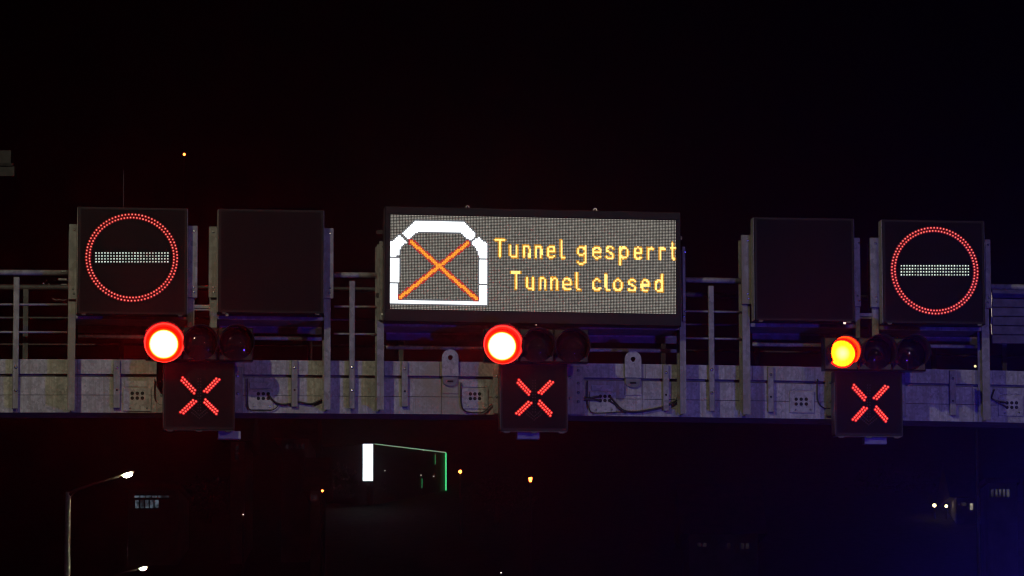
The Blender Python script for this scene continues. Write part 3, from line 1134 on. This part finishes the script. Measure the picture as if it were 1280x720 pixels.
def lamp_at(ax, ay, hx, hy, hx2, Y, label):
    top, h0, h1 = P(ax, ay, Y), P(hx, hy, Y), P(hx2, hy, Y)
    base = Vector((top.x, Y, terrain(top.x, Y) - .05))
    reach = h0.x - top.x
    return street_lamp(base, top.z - base.z, reach, h0.z - top.z, (h1.x - h0.x), 0, label)


lamp_at(85, 615.5, 149, 595, 169, 74, 'slim street lamp with bright greenish white head, at the lower left')
lamp_at(121, 725, 171, 711.5, 186, 104, 'farther street lamp with only its bright head showing at the bottom left edge')
# the road's own lamp beside the gantry, out of the frame, whose light falls on the steel
LP = MG @ Vector((-10.6, -14.4, 0))
near = street_lamp(LP, 14.4, 1.6, .4, .75, R(20), 'tall street lamp on the verge left of the road before the gantry', glow('near_lamp_glass', [(0, (9, 9, 6))], 1.0))
ld = bpy.data.lights.new('street_or_fill_light', 'SPOT')
ld.energy = 2200
ld.color = (1, .91, .62)
ld.shadow_soft_size = .09
ld.spot_size = R(80)
ld.spot_blend = .5
lo = bpy.data.objects.new('street_or_fill_light', ld)
COL.objects.link(lo)
lo.location = LP + Vector((1.85, .67, 14.6))
tgt = MG @ Vector((1.5, 0, 5.8))
lo.rotation_euler = (tgt - lo.location).to_track_quat('-Z', 'Y').to_euler()

# added unseen lamp across the road, put in as weak fill for the shadows
LQ = MG @ Vector((10.2, -31.0, 0))
street_lamp(LQ, 11.8, 1.6, .4, .75, R(165), 'added fill lamp on a tall pole right of the road, well before the gantry', glow('fill_lamp_glass', [(0, (9, 8, 5))], 1.0))
fd = bpy.data.lights.new('street_or_fill_light', 'SPOT')
fd.energy = 2000
fd.color = (1, .80, .62)
fd.shadow_soft_size = .12
fd.spot_size = R(60)
fd.spot_blend = .6
fo = bpy.data.objects.new('street_or_fill_light', fd)
COL.objects.link(fo)
fo.location = LQ + Vector((-1.85, .55, 12.0))
fo.rotation_euler = ((MG @ Vector((0, 0, 5.8))) - fo.location).to_track_quat('-Z', 'Y').to_euler()

# blue rotating beacon on a stand at the right verge, out of the frame
BP = P(1408, 812, 36)
bc = empty('warning_beacon', (BP.x, BP.y, 0))
tag(bc, 'blue warning beacon on a tripod pole at the right of the road', 'beacon')
MB().tube([(0, 0, 0), (0, 0, BP.z - .16)], .03, 8).build('pole', POLE, bc)
for k in range(3):
    a = 2 * math.pi * k / 3
    MB().tube([(0, 0, .6), (.45 * math.cos(a), .45 * math.sin(a), .02)], .015, 6).build('leg', POLE, bc)
MB().tube([(0, 0, BP.z - .16), (0, 0, BP.z - .12)], .11, 12).build('base', HOUSE, bc)
bd = bpy.data.lights.new('beacon_light', 'POINT')
bd.energy = 820
bd.color = (.07, .05, 1.0)
bd.shadow_soft_size = .08
bo = bpy.data.objects.new('beacon_light', bd)
COL.objects.link(bo)
bo.location = BP

# ------------------------------------------------------------------ far lights, houses and the hillside
def win_mat(name, col, s, scale=3.0):
    mt, n, l, b = new_mat(name)
    nz = noise(n, l, scale, 5, .7, coords(n, l), .42, .68)
    l.new(mixrgb(n, l, nz, tuple(c * .06 for c in col), col), b.inputs['Emission Color'])
    b.inputs['Emission Strength'].default_value = s
    b.inputs['Base Color'].default_value = (.03, .03, .03, 1)
    b.inputs['Roughness'].default_value = .15
    mt.cycles.emission_sampling = 'NONE'
    return mt


WIN_BLUE = win_mat('dim_bluish_window', (.42, .55, .7), .26, 2.4)
WIN_GREY = win_mat('dim_grey_window', (.6, .58, .6), .13, 1.6)
WIN_WARM = win_mat('warm_window', (1, .9, .7), .55, .5)
WIN_FAINT = win_mat('faint_window', (.6, .5, .6), .035, 1.5)
PANEL_WHITE = glow('lit_white_panel', [(0, (1.9, 2.25, 2.4))], 1.0)
GREEN_TUBE = glow('green_light_tube', [(0, (.06, .75, .22))], 1.0)
PALE_TUBE = glow('pale_green_light_tube', [(0, (.28, .55, .33))], .6)
BULB_ORANGE = glow('sodium_globe', [(0, (14, 2.6, .35))], 1.0)
BULB_WHITE = glow('warm_white_globe', [(0, (5, 4.0, 1.7))], 1.0)
BULB_SMALL = glow('small_lamp', [(0, (2.2, 2.0, 1.8))], 1.0)


def lantern(px, py, Y, rpx, mat, label, cat='lamp', square=False, ground=None):
    c = P(px, py, Y)
    z0 = terrain(c.x, Y) - .1
    r = rpx * Y / F
    o = empty('lantern', (c.x, Y, z0))
    tag(o, label, cat)
    h = c.z - z0
    MB().tube([(0, 0, 0), (0, 0, max(.1, h - r))], .05, 6).build('pole', RIM, o)
    if square:
        MB().add([(x * r * w, y * r * w, h + z * r) for z, w in ((-1.1, .55), (1.0, .95)) for x, y in ((-1, -1), (1, -1), (1, 1), (-1, 1))],
                 [(0, 1, 5, 4), (1, 2, 6, 5), (2, 3, 7, 6), (3, 0, 4, 7), (3, 2, 1, 0), (4, 5, 6, 7)]).build('lamp_glass', mat, o)
        MB().add([(x * r * w, y * r * w, h + r * z) for z, w in ((1.02, 1.1), (1.5, .1)) for x, y in ((-1, -1), (1, -1), (1, 1), (-1, 1))],
                 [(0, 1, 5, 4), (1, 2, 6, 5), (2, 3, 7, 6), (3, 0, 4, 7), (3, 2, 1, 0), (4, 5, 6, 7)]).build('lamp_cap', RIM, o)
    else:
        vs = []
        n = 10
        MB().tube([(0, 0, h + r * math.sin(R(a))) for a in (-85, -50, -20, 10, 40, 70, 88)], [r * math.cos(R(a)) for a in (-85, -50, -20, 10, 40, 70, 88)], n).build('lamp_glass', mat, o, smooth=True)
    return o


lantern(575.2, 589.6, 235, 2.2, BULB_ORANGE, 'round orange lamp just right of the green-edged kiosk', 'lamp')
lantern(663, 599.6, 215, 2.5, BULB_ORANGE, 'orange lantern of tapered shape below the middle lane signal', 'lamp', True)
lantern(403, 613.6, 208, 1.5, BULB_ORANGE, 'tiny orange lamp left of the white panel', 'lamp')
lantern(1168, 631.8, 240, 2.4, BULB_WHITE, 'warm white lamp, left one of the pair at the lower right', 'lamp')
lantern(1182.8, 632.7, 240, 2.0, BULB_WHITE, 'warm white lamp, right one of the pair at the lower right', 'lamp')
lantern(626.3, 716, 150, .8, BULB_SMALL, 'tiny white lamp at the middle of the bottom edge', 'lamp')
lantern(304, 643.2, 200, .7, BULB_SMALL, 'tiny white lamp on the dark hillside at the left', 'lamp')
lantern(1219, 457.8, 120, 1.6, glow('pale_yellow_globe', [(0, (1.5, 1.2, .6))], 1.0), 'small pale yellow lamp seen through the railing at the right', 'lamp')
lantern(230.3, 193, 300, 1.6, BULB_ORANGE, 'small orange lamp on a tall mast high in the dark sky', 'lamp')


def house(px0, px1, py_base, py_top, Y, depth, label, wins, roof=True, yaw=0.0, wmat=WALL):
    """house on the slope; wins are (px0, px1, py0, py1, columns, rows, material) on its front"""
    a, b = P(px0, py_base, Y), P(px1, py_base, Y)
    t = P(px0, py_top, Y)
    z0 = min(a.z, terrain(a.x, Y + depth / 2)) - 1.5
    cx = (a.x + b.x) / 2
    o = empty('house', (cx, Y, z0))
    tag(o, label, 'house', 'houses on the dark hillside')
    w, h = (b.x - a.x) / 2, t.z - z0
    MB().box(-w, w, .06, depth, 0, h).build('wall', wmat, o)
    if roof:
        e = .4
        rp = [(-w - e, -e, h), (w + e, -e, h), (w + e, depth + e, h), (-w - e, depth + e, h), (-w - e, depth / 2, h + depth * .32), (w + e, depth / 2, h + depth * .32)]
        MB().add(rp, [(0, 1, 5, 4), (2, 3, 4, 5), (0, 4, 3), (1, 2, 5), (3, 2, 1, 0)]).build('roof', ROOF, o)
    else:
        MB().box(-w - .15, w + .15, -.1, depth + .15, h + .002, h + .25).build('roof', ROOF, o)
    for q0, q1, r0_, r1_, nc, nr, mt in wins:
        for i in range(nc):
            for j in range(nr):
                x0, x1 = P(q0 + (q1 - q0) * i / nc, r0_, Y), P(q0 + (q1 - q0) * (i + .86) / nc, r0_, Y)
                zt, zb = P(q0, r0_ + (r1_ - r0_) * j / nr, Y), P(q0, r0_ + (r1_ - r0_) * (j + .88) / nr, Y)
                fr = MB()
                X0, X1, Z0, Z1 = x0.x - cx, x1.x - cx, zb.z - z0, zt.z - z0
                f = .05
                fr.box(X0 - f, X0, .0, .058, Z0 - f, Z1 + f).box(X1, X1 + f, .0, .058, Z0 - f, Z1 + f)
                fr.box(X0, X1, .0, .058, Z1, Z1 + f).box(X0, X1, .0, .058, Z0 - f, Z0)
                fo = fr.build('window', FRAME, o)
                MB().box(X0 + .001, X1 - .001, .03, .05, Z0 + .001, Z1 - .001).build('pane', mt, fo)
    return o


house(160, 222, 660, 612, 225, 8, 'dark house with a band of dim bluish windows at the lower left', [(168, 212, 619.5, 622.4, 6, 1, WIN_BLUE), (169, 199, 625, 636.5, 5, 1, WIN_BLUE)], False)
house(1196, 1226, 655, 622, 238, 7, 'small dark house with one lit doorway beside the pair of lamps', [(1212.4, 1216.9, 629.2, 638.6, 1, 1, WIN_WARM), (1202, 1209, 628, 633, 1, 1, WIN_FAINT)])
house(1236, 1272, 650, 604, 205, 3.5, 'dark house with a row of dim grey windows near the right edge', [(1238.6, 1262.4, 611.6, 622.6, 5, 1, WIN_GREY)], False)
house(862, 948, 712, 668, 190, 8, 'almost black house with faint windows at the lower middle', [(872, 884, 678.5, 684, 2, 1, WIN_FAINT), (909, 914, 679, 686, 1, 1, WIN_FAINT), (926, 937, 679, 687, 2, 1, WIN_FAINT)])
house(352, 386, 590, 549, 225, 8, 'far dark house with faint reddish windows behind the beam shadow', [(357, 381, 555, 562, 5, 1, WIN_FAINT)])
house(288, 306, 590, 552, 225, 7, 'narrow far dark house with two faint stacked windows', [(294.5, 299, 557, 575, 1, 3, WIN_FAINT)])
house(388, 400, 640, 614, 210, 6, 'small far house with a faint window below the tiny orange lamp', [(389, 396, 619, 626, 2, 1, WIN_FAINT)])

# kiosk whose roof edges carry green light tubes, with a lit white panel at its near corner
A, B = P(467.5, 555, 250), P(556.3, 566, 255.6)
zb_ = P(556.3, 613.5, 255.6).z
vec = Vector((B.x - A.x, B.y - A.y, 0))
ang = math.atan2(vec.y, vec.x)
Lk = vec.length
base = Vector((A.x, A.y, zb_ - 2.5))
kiosk = empty('kiosk', base, ang)
tag(kiosk, 'dark kiosk building outlined by green light tubes, with a bright white panel', 'kiosk')
hk = A.z - base.z
MB().box(0, Lk, .02, 5, 0, hk - .05).build('wall', plain('dark_cladding', (.03, .03, .035), .5), kiosk)
MB().box(-.05, Lk + .05, -.02, 5.1, hk - .049, hk + .02).build('roof', RIM, kiosk)
MB().tube([(.0, -.06, hk + .0), (Lk, -.06, hk - .0)], .028, 6).build('roof_light_tube', PALE_TUBE, kiosk)
MB().tube([(Lk, -.06, hk - .03), (Lk, -.06, 2.5)], .045, 6).build('corner_light_tube', GREEN_TUBE, kiosk)
DIMG = glow('dim_green_tube', [(0, (.012, .16, .05))], 1.0)
for px, y0, y1 in ((543, 568.5, 580.5), (526.3, 598, 610)):
    t = (px - 467.5) / (556.3 - 467.5)
    zt, zz = P(px, y0, 250 + 5.6 * t).z - base.z, P(px, y1, 250 + 5.6 * t).z - base.z
    MB().tube([(Lk * t, -.05, zt), (Lk * t, -.05, zz)], .026, 6).build('door_light_tube', DIMG, kiosk)
for px, y0 in ((541.7, 595.4), (480.8, 588.3), (525.8, 594)):
    t = (px - 467.5) / (556.3 - 467.5)
    q = P(px, y0, 250 + 5.6 * t)
    MB().box(Lk * t - .03, Lk * t + .03, -.04, .019, q.z - base.z - .03, q.z - base.z + .03).build('spotlight', glow('faint_point', [(0, (.35, .33, .3))], 1.0), kiosk)
# illuminated panel, standing on its own post at the kiosk's corner
w0, w1 = P(453.4, 555, 249.5), P(466.4, 555, 249.5)
wz = P(460, 601, 249.5)
gz = terrain(w0.x, 249.5) - .1
pan = empty('light_panel', ((w0.x + w1.x) / 2, 249.5, gz))
tag(pan, 'bright white upright light panel at the left end of the green-edged kiosk', 'light panel')
hw = (w1.x - w0.x) / 2
MB().box(-hw, hw, .03, .25, wz.z - gz - .02, w0.z - gz + .02).build('case', RIM, pan)
MB().box(-hw + .01, hw - .01, .0, .029, wz.z - gz, w0.z - gz).build('lit_face', PANEL_WHITE, pan)
MB().box(-.08, .08, .06, .2, 0, wz.z - gz - .021).build('post', RIM, pan)


def tree(px, py_top, py_base, Y, spread, label, seed):
    r = random.Random(seed)
    t = P(px, py_top, Y)
    z0 = terrain(t.x, Y) - .2
    H = t.z - z0
    o = empty('tree', (t.x, Y, z0))
    tag(o, label, 'tree', 'trees on the dark hillside')
    MB().tube([(0, 0, 0), (.1, 0, H * .35), (.0, .1, H * .8)], [.22, .15, .05], 8).build('trunk', BARK, o, smooth=True)
    lm = MB()
    for k in range(5):
        a = r.uniform(0, 6.28)
        z = H * r.uniform(.35, .6)
        lm.tube([(0, 0, z), (spread * .35 * math.cos(a), spread * .35 * math.sin(a), z + H * .12), (spread * .7 * math.cos(a), spread * .7 * math.sin(a), z + H * .2)], [.08, .05, .02], 5)
    lm.build('limbs', BARK, o)
    cm = MB()
    clumps = []
    for k in range(26):
        a, b = r.uniform(0, 6.28), r.uniform(-.55, 1)
        q = spread * r.uniform(.25, .95) * math.sqrt(max(.1, 1 - b * b))
        clumps.append((q * math.cos(a), q * math.sin(a), H * (.68 + .30 * b)))
    for c in clumps:
        for k in range(60):
            v = Vector((r.gauss(0, 1), r.gauss(0, 1), r.gauss(0, 1)))
            p = Vector(c) + v * spread * .15
            s = r.uniform(.07, .16)
            u = Vector((r.gauss(0, 1), r.gauss(0, 1), r.gauss(0, 1))).normalized()
            w = u.orthogonal().normalized()
            cm.add([p - u * s, p + w * s * .5, p + u * s, p - w * s * .5], [(0, 1, 2, 3)])
    cm.build('crown', LEAF, o)
    return o


tree(455, 604, 640, 251.5, 1.3, 'small leafy tree faintly lit below the white panel', 3)
tree(425, 590, 650, 252, 2.0, 'dark tree left of the white panel', 4)
tree(620, 600, 660, 240, 2.2, 'dark tree between the two orange lamps', 5)
tree(1120, 600, 660, 250, 2.6, 'dark tree left of the pair of white lamps', 6)
tree(260, 610, 660, 245, 2.4, 'dark tree right of the house with bluish windows', 8)

# dim equipment box on a mast, cut by the left edge of the picture
q0, q1 = P(-8, 190, 60), P(18, 190, 60)
qz = P(18, 222, 60)
mz = P(0, 207.5, 60).z
mast = empty('equipment_mast', (q0.x - .1, 60, 0))
tag(mast, 'faint grey equipment box on a mast at the left edge, above the railing', 'mast')
ox = q0.x - .1
MB().tube([(0, 0, 0), (0, 0, q0.z - .05)], [.12, .08], 10).build('pole', POLE, mast, smooth=True)
MB().box(.1, q1.x - ox - .03, -.15, .15, mz + .01, q0.z).build('box', RIM, mast)
MB().box(.0, q1.x - ox, -.2, .2, mz - .03, mz + .009).build('shelf', REAR, mast)
MB().box(.1, q1.x - ox + .02, -.15, .15, qz.z, mz - .031).build('lower_box', RIM, mast)

# ------------------------------------------------------------------ thin haze added to imitate bloom round the lamps
hz, n, l, b = new_mat('bloom_haze')
n.remove(b)
pv = n.new('ShaderNodeVolumePrincipled')
pv.inputs['Color'].default_value = (.9, .92, .95, 1)
pv.inputs['Density'].default_value = .00055
pv.inputs['Anisotropy'].default_value = .93
l.new(pv.outputs[0], n['Material Output'].inputs['Volume'])
hz.cycles.volume_sampling = 'EQUIANGULAR'
hz.cycles.homogeneous_volume = True
ho = MB().box(-430, 430, -70, 640, -2.2, 75).build('haze', hz)
ho['kind'] = 'stuff'
